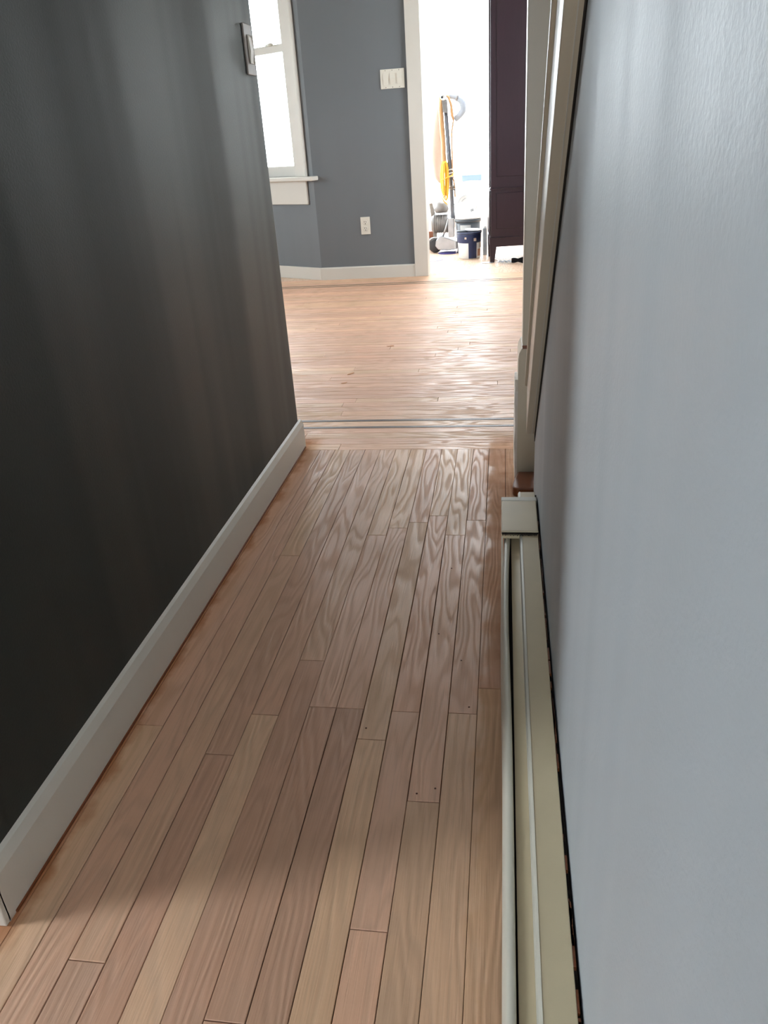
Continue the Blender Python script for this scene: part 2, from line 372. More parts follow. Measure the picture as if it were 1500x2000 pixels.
light_planks = {(1, 1): 1.10, (8, 0): 0.92, (7, 0): 1.10, (3, 1): 1.08, (3, 2): 1.08, (2, 3): 1.06, (2, 2): 1.08, (1, 0): 0.92, (6, 0): 1.0, (5, 1): 0.92, (4, 0): 0.9, (2, 0): 1.06}
for k in range(-2, 18):
    x1 = -0.042-PW*k; x0 = x1-PW
    if k == -2: x1 = XR
    if k > 12: hi = YN + 0.02
    else: hi = YB
    js = [j for j in joints.get(k, [random.uniform(-0.1, 0.35)]) if j < hi-0.1]
    ys = [-0.9] + js + [hi]
    for i in range(len(ys)-1):
        plank((x0+x1)/2, (ys[i]+ys[i+1])/2, x1-x0, ys[i+1]-ys[i], col=tone(light_planks.get((k, i), 1.0)))
# the room's boards, laid across
def row(y0, y1, xa=-2.4, xb=1.0, n=None, col=None):
    cuts = sorted(random.uniform(xa+0.25, xb-0.25) for _ in range(random.choice((1, 2)) if n is None else n))
    cuts = [c for i, c in enumerate(cuts) if i == 0 or c-cuts[i-1] > 0.3]
    ys = [xa]+cuts+[xb]
    for i in range(len(ys)-1):
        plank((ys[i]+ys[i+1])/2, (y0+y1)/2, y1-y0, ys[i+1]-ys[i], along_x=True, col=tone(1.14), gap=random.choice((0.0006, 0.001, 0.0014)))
yrow = YB
rows = [2.33, 2.382, 2.434, 2.486, 2.536]
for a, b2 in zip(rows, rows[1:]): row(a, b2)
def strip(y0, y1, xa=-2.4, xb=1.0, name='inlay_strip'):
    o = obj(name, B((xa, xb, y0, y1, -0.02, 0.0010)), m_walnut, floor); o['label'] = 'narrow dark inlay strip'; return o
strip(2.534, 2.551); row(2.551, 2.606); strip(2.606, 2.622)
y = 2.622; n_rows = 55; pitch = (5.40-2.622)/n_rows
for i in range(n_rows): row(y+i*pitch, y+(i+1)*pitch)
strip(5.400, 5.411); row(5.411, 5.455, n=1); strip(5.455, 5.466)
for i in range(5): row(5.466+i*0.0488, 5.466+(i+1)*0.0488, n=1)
# boards farther off or out of sight: still separate strips, joined into one
bm = bmesh.new()
def srow(x0, x1, y0, y1): box(bm, x0, x1, y0+0.0006, y1-0.0006, -0.02, 0.0)
for i in range(57):
    y0 = 5.71+i*0.051
    cuts = [-1.2, random.uniform(-0.9, -0.1), random.uniform(0.1, 1.6), 1.9]
    for c0, c1 in zip(cuts, cuts[1:]): srow(c0, c1-0.001, y0, y0+0.051)
for i in range(78): srow(-4.2, -2.401, 2.33+i*0.0508, 2.33+(i+1)*0.0508)
for i in range(16): srow(-2.4, KX-0.02, 5.712+i*0.0508, 5.712+(i+1)*0.0508) if i < 12 else None
for i in range(65): 
    x1 = -0.9495-i*PW
    if x1 > NX+0.05: box(bm, x1-PW+0.0006, x1-0.0006, -2.2, YN, -0.02, 0.0)
for i in range(20):
    x1 = 0.0-i*PW+0.06; box(bm, x1-PW+0.0006, x1-0.0006, -2.2, -0.902, -0.02, 0.0)
far_boards = obj('board', bm, m_floor, floor); far_boards['kind'] = 'stuff'; far_boards.color = (0.72, 0.50, 0.36, 1); far_boards['label'] = 'boards of the floor farther off'
# nail heads in the pale screwed-down board and darker nail holes
bm = bmesh.new()
for (px, py) in ((814, 1550), (850, 1540), (715, 1422), (857, 1238), (882, 1110), (901, 1290), (916, 1381)):
    p = fl(px, py); lathe(bm, [(0.0017, -0.001), (0.0017, 0.0004), (0.0, 0.0007)], (p.x, p.y, 0), seg=8)
nh = obj('nail_head', bm, mat('rusty_nail', srgb(86, 52, 38), 0.6, 0.4, 0.3), floor); nh['kind'] = 'stuff'
# flecks of loose varnish and sanding dust on the boards
def fleck(px, py, r, ang, m, label, name='varnish_flake'):
    p = fl(px, py); bmf = bmesh.new(); n = 9
    ps = []
    for k in range(n):
        a = 2*PI*k/n; rr = r*random.uniform(0.55, 1.1); ps.append((rr*math.cos(a)*1.8, rr*math.sin(a)*0.8))
    prism(ps, 'z', 0.0, 0.0012, bmf)
    o = obj(name, bmf, m, None, (p.x, p.y, 0.0002), (0, 0, ang)); tag(o, label, 'flake'); return o
m_flake = mat('orange_varnish', srgb(196, 128, 66), 0.4, 0.6, var=0.3, scale=120)
m_knot = mat('dark_knot', srgb(96, 62, 48), 0.6, 0.3, var=0.3, scale=200)
fleck(763, 676, 0.011, 0.2, m_flake, 'oval orange varnish patch on the pale boards mid-room')
fleck(685, 730, 0.012, 1.1, m_flake, 'round orange varnish patch left of the room centre')
fleck(673, 748, 0.009, 0.6, m_flake, 'small brownish varnish scrap just below the round orange patch')

# ------------------------------------------------------------------ baseboards and door casing
prof = [(XL, 0), (XL+0.012, 0), (XL+0.012, 0.078), (XL+0.006, 0.094), (XL, 0.098)]
struct(obj('baseboard_left', prism(prof, 'y', YN-0.004, YF+0.010), m_trim))
struct(obj('baseboard_left_end', B((XL-0.55, XL+0.012, YN-0.012, YN, 0, 0.095), bevel=0.002), m_trim))
struct(obj('baseboard_far', prism([(YW, 0), (YW-0.014, 0), (YW-0.014, 0.078), (YW-0.009, 0.086), (YW, 0.086)], 'x', KX-0.002, -0.62), m_trim))
struct(obj('baseboard_window', WB((-0.004, 1.25, -0.014, 0, 0, 0.086), bevel=0.002), m_trim))
# shoe line of stain under the left baseboard
ob = struct(obj('trim_1', B((XL+0.011, XL+0.0145, YN+0.01, YF, 0, 0.004)), m_brown))
cs = struct(obj('trim_2', B((-0.625, -0.530, YW-0.02, YW, 0, 2.15), bevel=0.003), m_trim))
struct(obj('trim_3', B((-0.550, -0.530, YW-0.001, YW+0.132, 0, 2.08), bevel=0.001), m_trim))
struct(obj('trim_4', B((0.78, 0.80, YW-0.001, YW+0.132, 0, 2.08), bevel=0.001), m_trim))
struct(obj('trim_5', B((0.78, 0.875, YW-0.02, YW, 0, 2.15), bevel=0.003), m_trim))
struct(obj('trim_6', B((-0.625, 0.875, YW-0.02, YW, 2.08, 2.18), bevel=0.003), m_trim))

# ------------------------------------------------------------------ window in the angled wall (double-hung sash)
win = bpy.data.objects.new('window_1', None); C.objects.link(win); win.location = wp((S0+S1)/2, 0, Z0); struct(win)
part('casing', WB((0.052, 0.150, -0.020, 0, 0.700, 2.2), bevel=0.003), m_trim, win)
part('casing', WB((0.825, 0.925, -0.020, 0, 0.700, 2.2), bevel=0.003), m_trim, win)
part('backband', WB((0.046, 0.062, -0.028, 0, 0.700, 2.2), bevel=0.003), m_trim, win)
part('jamb', WB((0.145, 0.168, -0.004, 0.13, 0.70, 2.1), (0.808, 0.83, -0.004, 0.13, 0.70, 2.1), bevel=0.001), m_trim, win)
part('stool', WB((-0.030, 1.0, -0.055, 0.10, 0.672, 0.700), bevel=0.006), m_trim, win)
part('apron', WB((0.058, 0.92, -0.018, 0, 0.518, 0.672), bevel=0.003), m_trim, win)
lo = part('lower_sash', WB((0.166, 0.205, 0.035, 0.075, 0.70, 1.515), (0.775, 0.81, 0.035, 0.075, 0.70, 1.515), (0.166, 0.81, 0.035, 0.075, 0.70, 0.768), (0.166, 0.81, 0.035, 0.075, 1.468, 1.508)), m_trim, win)
up = part('upper_sash', WB((0.160, 0.188, 0.078, 0.112, 1.49, 2.1), (0.79, 0.815, 0.078, 0.112, 1.49, 2.1), (0.16, 0.815, 0.078, 0.112, 1.485, 1.52), (0.16, 0.815, 0.078, 0.112, 2.06, 2.1)), m_trim, win)
part('pane', WB((0.203, 0.778, 0.053, 0.057, 0.765, 1.47)), m_glass, lo)
part('pane', WB((0.186, 0.792, 0.093, 0.097, 1.517, 2.065)), m_glass, up)
bml = bmesh.new(); c0 = wp(0.33, 0.055, 1.508); lathe(bml, [(0.024, 0), (0.026, 0.008), (0.014, 0.016), (0.010, 0.022), (0.0, 0.024)], c0, seg=16)
c1 = Vector(wp(0.30, 0.045, 1.518)); c2 = Vector(wp(0.375, 0.06, 1.520)); tube(bml, [c1, (c1+c2)/2+Vector((0, 0, 0.004)), c2], 0.007, 8)
part('sash_lock', bml, m_plastic, lo)
portal('sky_portal', wp((S0+S1)/2, 0.16, 1.4), (-NO.x, -NO.y, 0), 0.70, 1.42)

# windows out of view or beyond: frame and pane
def simple_window(n, x0, x1, y0, y1, z0, z1, axis, direction, mid=True):
    root = bpy.data.objects.new('window_%d' % n, None); C.objects.link(root); root.location = ((x0+x1)/2, (y0+y1)/2, z0); struct(root)
    t = 0.03
    if axis == 'x':       # wall runs along x
        bs = [(x0, x0+t, y0, y1, z0, z1), (x1-t, x1, y0, y1, z0, z1), (x0+t, x1-t, y0, y1, z0, z0+t), (x0+t, x1-t, y0, y1, z1-t, z1)]
        ym = (y0+y1)/2; pane = B((x0+t, x1-t, ym-0.002, ym+0.002, z0+t, z1-t)); sx = x1-x0; c = ((x0+x1)/2, ym+math.copysign(0.09, -direction[1]), (z0+z1)/2)
    else:
        bs = [(x0, x1, y0, y0+t, z0, z1), (x0, x1, y1-t, y1, z0, z1), (x0, x1, y0+t, y1-t, z0, z0+t), (x0, x1, y0+t, y1-t, z1-t, z1)]
        xm = (x0+x1)/2; pane = B((xm-0.002, xm+0.002, y0+t, y1-t, z0+t, z1-t)); sx = y1-y0; c = (xm+math.copysign(0.09, -direction[0]), (y0+y1)/2, (z0+z1)/2)
    part('frame', B(*bs), m_trim, root); part('pane', pane, m_glass, root)
    portal('sky_portal', c, direction, sx, z1-z0)
simple_window(2, -0.80, 0.02, BY1+0.03, BY1+0.09, 0.10, 2.25, 'x', (0, -1, 0))
simple_window(3, BX0-0.09, BX0-0.03, 6.15, 8.30, 0.45, 2.2, 'y', (1, 0, 0))
simple_window(4, -4.29, -4.24, 3.3, 4.6, 0.7, 2.1, 'y', (1, 0, 0))
simple_window(5, NX-0.08, NX-0.03, 0.06, 0.44, 0.08, 2.25, 'y', (1, 0, 0))
simple_window(7, 1.03, 1.08, 4.4, 5.3, 0.8, 2.05, 'y', (-1, 0, 0))  # invented window, added to even out the light on the far walls
simple_window(9, -0.50, -0.08, -2.30, -2.24, 0.15, 2.05, 'x', (0, 1, 0))  # invented window behind the camera, added as fill light along the hall
simple_window(6, -3.9, -2.7, e.y+0.03, e.y+0.09, 0.6, 2.15, 'x', (0, -1, 0))

# ------------------------------------------------------------------ staircase rising towards the camera, right of the hall
st = thing('staircase', (0.5, 2.1, 0), 'cream painted staircase string, rail and newel post rising above the pale grey wall', 'staircase')
def slope_board(a_lo, a_hi, x0, x1, y_end, y_cut=None, bevel=0.0):
    pts = [(y_end, zline(a_lo, y_end)), (y_end, zline(a_hi, y_end)), ((a_hi-H)/SL, H), ((a_lo-H)/SL, H)]
    b = prism(pts, 'x', x0, x1)
    if bevel: bev(b, bevel, 2)
    return b
part('stringer', slope_board(1.787, 1.903, 0.0544, 0.0749, 1.737, bevel=0.0015), m_tan, st)
part('string_moulding', slope_board(1.7845, 1.7885, 0.0675, 0.0685, 1.737), m_trim, st)
part('shadow_gap', slope_board(1.768, 1.787, 0.0735, 0.0762, 1.737), m_dark, st)  # solid dark strip standing in for shadow along the string's lower edge
part('string_core', slope_board(1.7875, 1.903, 0.0749, 0.098, 1.737), m_tan, st)
part('string_cap', slope_board(1.903, 1.916, 0.0488, 0.103, 1.737, bevel=0.002), m_tan, st)
part('side_panel', prism([(2.10, 0), (1.737, 0), (1.737, zline(1.903, 1.737)), (2.10, zline(2.0, 2.10))], 'x', 0.093, 0.0998), m_tan, st)
nb = prism([(0.041, 0), (0.092, 0), (0.092, 0.385), (0.062, 0.385), (0.050, 0.380), (0.043, 0.366), (0.041, 0.350)], 'y', 2.10, 2.235)
np_ = part('newel_post', B((0.0515, 0.110, 2.10, 2.19, 0.385, 1.9), bevel=0.002), m_tan, st)
part('newel_base', nb, m_tan, np_)
bmv = bmesh.new()
prism([(0.0515, 0.380), (0.092, 0.380), (0.092, 0.389), (0.0505, 0.389)], 'y', 2.096, 2.195, bmv)  # thin brown strip where the post meets its base
part('bead', bmv, m_brown, np_, 'thin brown bead')
bmv = prism([(2.089, 0), (2.26, 0), (2.26, 0.27), (2.20, 0.285), (2.13, 0.285), (2.10, 0.26), (2.089, 0.22)], 'x', 0.033, 0.0409)
bmesh.ops.triangulate(bmv, faces=bmv.faces[:]); bmesh.ops.subdivide_edges(bmv, edges=bmv.edges[:], cuts=3, use_grid_fill=True)
for v in bmv.verts:
    if v.co.x < 0.036: v.co.x += random.uniform(-0.0012, 0.0018)
part('side_plinth', bmv, mat('scraped_white_plinth', srgb(214, 204, 194), 0.5, 0.4, var=0.2, scale=60, bump=0.8, bscale=70), np_, 'scraped whitish plinth board')
for i in range(12):
    y1 = 2.12-0.2175*i; z1 = 0.19*(i+1)
    if z1 > H-0.1: break
    part('tread', B((0.1005, 0.999, y1-0.24, y1+0.012, z1-0.025, z1), bevel=0.003), m_brown, st)
    part('riser', B((0.1005, 0.998, y1-0.015, y1, z1-0.19, z1-0.025)), m_trim, st)

# brown block on the floor at the wall's end
bmb = bmesh.new()
ps = [(0.0755, 1.985), (0.0755, 2.085), (0.048, 2.085)]
ps = [(0.0915, 1.965), (0.0915, 2.085), (0.044, 2.085), (0.034, 2.040), (0.029, 2.010)]
for k in range(7):
    a = PI - k/6*PI/2 * 1.0; ps.append((0.045+0.017*math.cos(a), 1.982-0.017*math.sin(a)))
prism(ps, 'z', 0.0, 0.026, bmb); bev(bmb, 0.004, 2)
o = obj('wood_block', bmb, m_brown); recenter(o); tag(o, 'dark brown stained wood block with rounded end at the foot of the newel post', 'block')

# ------------------------------------------------------------------ baseboard heater along the right wall
HY0, HY1 = -1.6, 1.57
ht = thing('baseboard_heater', (0.037, 0.0, 0.0), 'long cream metal baseboard heater along the foot of the pale grey wall', 'heater')
bmh = bmesh.new()
# front panel: bowed sheet with a rolled top, slightly dented far end
fp = [(0.004, 0.03), (0.0025, 0.08), (0.002, 0.14), (0.003, 0.172), (0.006, 0.184), (0.010, 0.188), (0.0145, 0.186), (0.0155, 0.180), (0.0135, 0.180), (0.010, 0.184), (0.0065, 0.180), (0.005, 0.170), (0.004, 0.14), (0.0045, 0.08), (0.006, 0.03)]
ysn = [HY0+(HY1-0.05-HY0)*i/40 for i in range(41)]
rings = []
for yy in ysn:
    dx = -0.004*math.exp(-((yy-1.12)/0.22)**2) + 0.004*max(0, (yy-1.28)/0.25)
    rings.append([bmh.verts.new((x+dx, yy, z)) for x, z in fp])
for A, Bq in zip(rings, rings[1:]):
    for k in range(len(fp)):
        f = bmh.faces.new((A[k], A[(k+1) % len(fp)], Bq[(k+1) % len(fp)], Bq[k])); f.smooth = True
bmh.faces.new(rings[0]); bmh.faces.new(rings[-1][::-1]); bmesh.ops.recalc_face_normals(bmh, faces=bmh.faces[:])
part('front_panel', bmh, m_heat_front, ht)
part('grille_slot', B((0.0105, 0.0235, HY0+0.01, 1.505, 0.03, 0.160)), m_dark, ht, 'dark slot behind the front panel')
part('damper', prism([(0.0178, 0.174), (0.0345, 0.182), (0.0345, 0.179), (0.0178, 0.165)], 'y', HY0, 1.50), m_heat, ht)
part('hood_lip', prism([(0.0335, 0.176), (0.0335, 0.192), (0.0350, 0.1965), (0.0385, 0.1985), (0.0385, 0.180)], 'y', HY0, HY1), m_heat_front, ht)
part('hood', B((0.0386, 0.0695, HY0, HY1, 0.188, 0.1975), bevel=0.001), m_heat, ht)
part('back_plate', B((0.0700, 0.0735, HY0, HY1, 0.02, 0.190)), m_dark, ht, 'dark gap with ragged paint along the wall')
bmc = bmesh.new()
for i in range(150):
    yy = HY0+(1.62-0.2)*random.random()*2.2
    if yy > HY1: continue
    box(bmc, 0.0697, 0.0697+random.uniform(0.0008, 0.0028), yy, yy+random.uniform(0.004, 0.05), 0.190, 0.1955)
cc = part('paint_crumb', bmc, m_brown, ht); cc['kind'] = 'stuff'
# splice cover near the far end
cov = part('end_cover', B((-0.0015, 0.0705, 1.372, 1.512, 0.186, 0.2035), bevel=0.002), m_heat, ht, 'tan rectangular cover plate')
part('far_lip', B((-0.0025, 0.0715, 1.512, 1.530, 0.18, 0.2045), bevel=0.002), m_heat_front, cov)
part('cover_side', B((-0.0018, 0.0015, 1.372, 1.512, 0.03, 0.190)), m_heat_front, cov)
bmc = bmesh.new()
for i in range(26):
    xx = 0.0+0.068*i/26; box(bmc, xx, xx+0.0018, 1.366-random.uniform(0, 0.003), 1.374, 0.197, 0.2005)
box(bmc, -0.001, 0.0705, 1.3705, 1.374, 0.1975, 0.2005)
part('ragged_shade', bmc, m_dark, cov)  # dark teeth stand in for the shadow in the gap beneath the cover

# ------------------------------------------------------------------ switches and outlet
def screw(bm, x, y, z, r=0.003):
    lathe(bm, [(r, 0), (r, 0.001), (0, 0.0016)], (x, y, z), seg=10, tilt=Matrix.Rotation(PI/2, 3, 'X'))
sw = thing('light_switch', (XL, 2.285, 1.086), 'narrow grey dimmer plate on the dark hall wall, close to its corner', 'switch')
part('plate', B((XL, XL+0.005, 2.243, 2.316, 1.086, 1.202), bevel=0.002), m_plate, sw)
tg = part('rocker', prism([(XL+0.006, 1.112), (XL+0.0085, 1.112), (XL+0.012, 1.140), (XL+0.0095, 1.172), (XL+0.006, 1.178)], 'y', 2.266, 2.292), m_plastic, sw, 'cream rocker')
part('slider', B((XL+0.006, XL+0.011, 2.297, 2.302, 1.112, 1.178), bevel=0.001), m_plastic, sw)
tp = thing('triple_switch', (-0.72, YW, 1.194), 'wide white triple switch plate on the slate wall beside the door casing', 'switch')
part('plate', B((-0.7995, -0.6425, YW-0.007, YW, 1.194, 1.306), bevel=0.002), m_plastic, tp)
for xc in (-0.766, -0.721, -0.676):
    part('rocker', prism([(YW-0.0065, 1.218), (YW-0.0085, 1.218), (YW-0.012, 1.25), (YW-0.0085, 1.284), (YW-0.0065, 1.284)], 'x', xc-0.0155, xc+0.0155), m_plastic, tp)
    for zz in (1.298, 1.202):
        bs = bmesh.new(); screw(bs, xc, YW-0.007, zz); part('screw', bs, m_plate, tp)
ol = thing('wall_outlet', (-0.965, YW, 0.301), 'small white double outlet low on the slate wall, left of the door casing', 'outlet')
part('plate', B((-0.998, -0.931, YW-0.006, YW, 0.301, 0.417), bevel=0.002), m_plastic, ol)
for zc in (0.338, 0.380):
    s_ = part('socket', (lambda b: lathe(b, [(0.0165, 0), (0.0165, 0.003), (0.015, 0.004)], (-0.9645, YW-0.005, zc), seg=20, tilt=Matrix.Rotation(PI/2, 3, 'X')))(bmesh.new()), m_plastic, ol)
    part('slot', B((-0.972, -0.9695, YW-0.0094, YW-0.006, zc+0.001, zc+0.010), (-0.960, -0.9575, YW-0.0094, YW-0.006, zc+0.001, zc+0.009), (-0.967, -0.962, YW-0.0094, YW-0.006, zc-0.010, zc-0.004)), m_dark, s_)

# ------------------------------------------------------------------ tall dark armoire beyond the doorway
ar = thing('armoire', (-0.105, 6.20, 0), 'tall dark espresso wooden armoire standing in the bright room beyond the doorway', 'armoire')
ar.rotation_euler = (0, 0, math.radians(3.5))
AW, AD, AH = 0.425, 0.36, 2.05
def ap(name, bm, m, parent=None, label=None):
    o = obj(name, bm, m, parent or ar)
    if label: o['label'] = label
    return o
ap('body', B((0.008, AW, 0.006, AD, 0.175, AH), bevel=0.003), m_esp)
ap('side_panel', B((0.05, AW-0.05, 0.0, 0.008, 0.60, AH-0.1), bevel=0.003), m_esp)
ap('side_panel', B((0.05, AW-0.05, 0.0, 0.008, 0.24, 0.49), bevel=0.003), m_esp)
ap('waist_moulding', B((0.0, AW+0.004, -0.006, AD, 0.512, 0.522), bevel=0.002), m_esp)
ap('base_rail', prism([(0.0, 0.160), (0.0, 0.178), (AW+0.006, 0.178), (AW+0.006, 0.115), (0.045, 0.112), (0.040, 0.118), (0.0, 0.118)], 'y', -0.012, AD), m_esp)
for (lx, ly, sg) in ((0.0, -0.012, 1), (AW+0.004, -0.012, -1), (0.0, AD-0.055, 1), (AW+0.004, AD-0.055, -1)):
    ap('leg', prism([(lx, 0.12), (lx+sg*0.052, 0.12), (lx+sg*0.034, 0), (lx+sg*0.004, 0)], 'y', ly, ly+0.055), m_esp)
ap('door', B((-0.002, 0.008, 0.03, AD-0.02, 0.53, AH-0.06), bevel=0.003), m_esp)
hd = ap('drawer', B((-0.002, 0.008, 0.03, AD-0.02, 0.19, 0.505), bevel=0.003), m_esp)
ap('crown', B((-0.02, AW+0.015, -0.02, AD+0.01, AH, AH+0.04), bevel=0.005), m_esp)

# ------------------------------------------------------------------ floor sander
Y0 = 6.90
fs = thing('floor_sander', (-0.48, Y0, 0), 'upright floor sander with beige dust bag and yellow cord coiled on its pole', 'sander')
G = lambda x, y, d=0.0: at(x, y, Y0+d)
# housing with its low nose
hs = [G(852, 478), G(853, 468), G(858, 461), G(864, 459), G(880, 464), G(894, 468), G(894, 483), G(876, 486), G(858, 485)]
bmx = prism([(p.x, p.z) for p in hs], 'y', Y0-0.10, Y0+0.08); bev(bmx, 0.006, 2)
hz = min(p.z for p in hs)
part('housing', bmx, m_metal, fs)
c = G(851, 474); bmx = bmesh.new()
lathe(bmx, [(0.0, -0.022), (0.05, -0.022), (0.055, -0.014), (0.055, 0.014), (0.05, 0.022), (0, 0.022)], (c.x, Y0-0.03, 0.056), seg=26, tilt=Matrix.Rotation(PI/2, 3, 'X'))
part('wheel', bmx, m_rubber, fs)
bmx = bmesh.new(); lathe(bmx, [(0.0, -0.018), (0.05, -0.018), (0.055, -0.010), (0.055, 0.010), (0.05, 0.018), (0, 0.018)], (c.x-0.03, Y0+0.10, 0.056), seg=26, tilt=Matrix.Rotation(PI/2, 3, 'X'))
part('wheel', bmx, m_rubber, fs)
# arched fender over the wheel
bmx = bmesh.new(); tube(bmx, [(c.x+0.066*math.cos(a), Y0-0.045, 0.058+0.066*math.sin(a)) for a in [PI*k/9 for k in range(1, 10)]], 0.006, 8)
part('fender', bmx, m_metal, fs)
# motor body
mc = G(866, 432, 0.05)
bmx = bmesh.new(); lathe(bmx, [(0.0, -0.10), (0.060, -0.10), (0.072, -0.08), (0.072, 0.05), (0.058, 0.08), (0.03, 0.10), (0, 0.10)], (mc.x, Y0+0.06, mc.z-0.02), seg=26, tilt=Matrix.Rotation(PI/2, 3, 'Y'))
mo = part('motor', bmx, m_iron, fs)
bmx = bmesh.new()
for k in range(7):
    lathe(bmx, [(0.0725, -0.003), (0.077, -0.002), (0.077, 0.002), (0.0725, 0.003)], (mc.x-0.075+k*0.018, Y0+0.06, mc.z-0.02), seg=26, tilt=Matrix.Rotation(PI/2, 3, 'Y'))
part('cooling_fin', bmx, m_iron, mo)
bmx = bmesh.new(); m2 = G(862, 404, 0.06); lathe(bmx, [(0.0, -0.045), (0.05, -0.045), (0.062, -0.02), (0.05, 0.03), (0.02, 0.045), (0, 0.047)], (m2.x, Y0+0.06, m2.z), seg=22)
part('fan_housing', bmx, m_iron, fs)
# yoke: two angled struts from the pole to the housing
bmx = bmesh.new(); tube(bmx, [G(876, 426, -0.05), G(871, 445, -0.06), G(865, 462, -0.06)], 0.008, 8); part('strut', bmx, m_metal, fs)
p0 = G(884, 425, -0.05); p1 = G(883, 462, -0.05)
part('bracket', B((p1.x-0.028, p1.x+0.022, Y0-0.10, Y0-0.02, p1.z, p0.z), bevel=0.006), m_metal, fs)
# pole
bmx = bmesh.new(); tube(bmx, [G(885, 428, -0.06), G(882.5, 390, -0.05), G(879, 330, -0.04), G(874, 260, -0.02), G(869, 195, 0)], [0.018, 0.017, 0.017, 0.016, 0.016], 14)
part('pole', bmx, m_pole, fs)
bmx = bmesh.new(); a = G(882, 365, -0.055); lathe(bmx, [(0.0, -0.012), (0.022, -0.012), (0.022, 0.012), (0, 0.012)], (a.x, a.y, a.z), seg=14)
tube(bmx, [G(878, 368, -0.07), G(890, 371, -0.07)], 0.007, 8)
part('clamp', bmx, m_iron, fs)
# control head at the top, with its pivot
a = G(864, 196, -0.02); b_ = G(875, 221, -0.02)
bmx = prism([(G(864, 197).x, G(864, 197).z), (G(873.5, 195).x, G(873.5, 195).z), (G(875.5, 221).x, G(875.5, 221).z), (G(866, 220).x, G(866, 220).z)], 'y', Y0-0.055, Y0+0.0); bev(bmx, 0.005, 2)
part('control_box', bmx, m_iron, fs)
a = G(866.5, 190, -0.03); bmx = bmesh.new(); lathe(bmx, [(0, 0), (0.024, 0), (0.024, 0.05), (0.020, 0.056), (0.009, 0.056), (0.009, 0.048), (0, 0.048)], (a.x, a.y+0.02, a.z), seg=20, tilt=Matrix.Rotation(PI/2, 3, 'X'))
part('pivot_cap', bmx, m_pail, fs)
bmx = bmesh.new(); lathe(bmx, [(0, 0), (0.008, 0), (0.008, 0.002), (0, 0.002)], (G(864.3, 190.5).x, Y0-0.067, G(864.3, 190.5).z), seg=14, tilt=Matrix.Rotation(PI/2, 3, 'X'))
part('pivot_hole', bmx, m_black, fs)
# curved exhaust elbow
ep = [G(874, 188, 0.01), G(883, 187.5, 0.01), G(893, 190, 0.01), G(901, 196, 0.01), G(905, 206, 0.01), G(904, 216, 0.01), G(898, 225, 0.01), G(888, 234, 0.01)]
bmx = bmesh.new(); tube(bmx, ep, [0.020, 0.022, 0.025, 0.027, 0.027, 0.026, 0.025, 0.023], 14)
eb = part('exhaust_elbow', bmx, m_hose, fs)
bmx = bmesh.new(); tube(bmx, [ep[2]+Vector((-0.008, 0, 0.002)), ep[2]+Vector((0.008, 0, -0.004))], 0.030, 14)
part('hose_collar', bmx, m_metal, eb)
# brown hose beside the pole
bmx = bmesh.new(); hp = [G(886, 236, -0.03), G(883, 225, -0.03), G(881, 205, -0.03), G(876, 190, -0.03), G(868, 184, -0.03), G(861, 190, -0.03), G(861, 215, -0.03), G(863, 245, -0.03), G(866, 280, -0.03), G(867, 310, -0.04), G(868, 335, -0.05)]
tube(bmx, hp, [0.006, 0.012, 0.010, 0.009, 0.009, 0.014, 0.019, 0.020, 0.018, 0.019, 0.020], 10); part('vacuum_hose', bmx, m_tancord, fs)
bmx = bmesh.new(); tube(bmx, [G(886, 232, -0.03), G(882, 260, -0.03), G(883, 300, -0.04), G(884, 340, -0.05), G(888, 365, -0.05), G(889, 385, -0.05)], 0.006, 8); part('switch_cable', bmx, m_tancord, fs)
bmx = bmesh.new(); tube(bmx, [G(884, 346, -0.06), G(890, 356, -0.07), G(893.5, 372, -0.07), G(892, 390, -0.06), G(887, 400, -0.05)], 0.0025, 6); part('switch_cable', bmx, m_metal, fs)
# dust bag
bmx = bmesh.new(); bp_ = [G(861, 196, 0.06), G(858, 215, 0.07), G(854, 250, 0.09), G(851.5, 285, 0.10), G(852, 315, 0.09), G(856, 345, 0.06), G(860, 356, 0.04)]
tube(bmx, bp_, [0.016, 0.024, 0.043, 0.052, 0.046, 0.030, 0.014], 20)
for v in bmx.verts: v.co.x += 0.004*math.sin(v.co.z*60+v.co.y*40); v.co.y += 0.004*math.sin(v.co.z*33)
part('dust_bag', bmx, m_bag, fs)
# yellow cord coil hanging on the pole
bmx = bmesh.new()
for j in range(11):
    ox = (j-5)*1.5; pts_ = []
    top = 318+random.uniform(-4, 4); bot = 385+random.uniform(-8, 8)
    for k in range(15):
        a = 2*PI*k/14
        pts_.append(G(867.5+ox*0.42+(1.2+0.75*abs(j-5))*math.sin(a)*(1 if j > 5 else -1)+1.2*math.sin(a/2), (top+bot)/2-(bot-top)/2*math.cos(a), -0.10-0.006*(j % 5)+0.02*math.cos(a)))
    tube(bmx, pts_, 0.0042, 7)
yc = part('cord_coil', bmx, m_yellow, fs, 'yellow power cord coil')
bmx = bmesh.new(); tube(bmx, [G(862, 352, -0.14), G(868, 350, -0.15), G(875, 346, -0.13), G(884, 342, -0.09), G(886, 336, -0.08)], 0.0042, 7)
part('cord_wrap', bmx, m_yellow, yc)
bmx = bmesh.new(); tube(bmx, [G(862, 385, -0.12), G(867, 393, -0.12), G(874, 400, -0.10)], 0.0042, 7)
part('cord_wrap', bmx, m_yellow, yc)
bmx = bmesh.new()
for yy in (331, 338, 345): tube(bmx, [G(874, yy+2, -0.06), G(880, yy, -0.085), G(887, yy-1, -0.06)], 0.004, 7)
part('wire_tie', bmx, m_pail, fs)

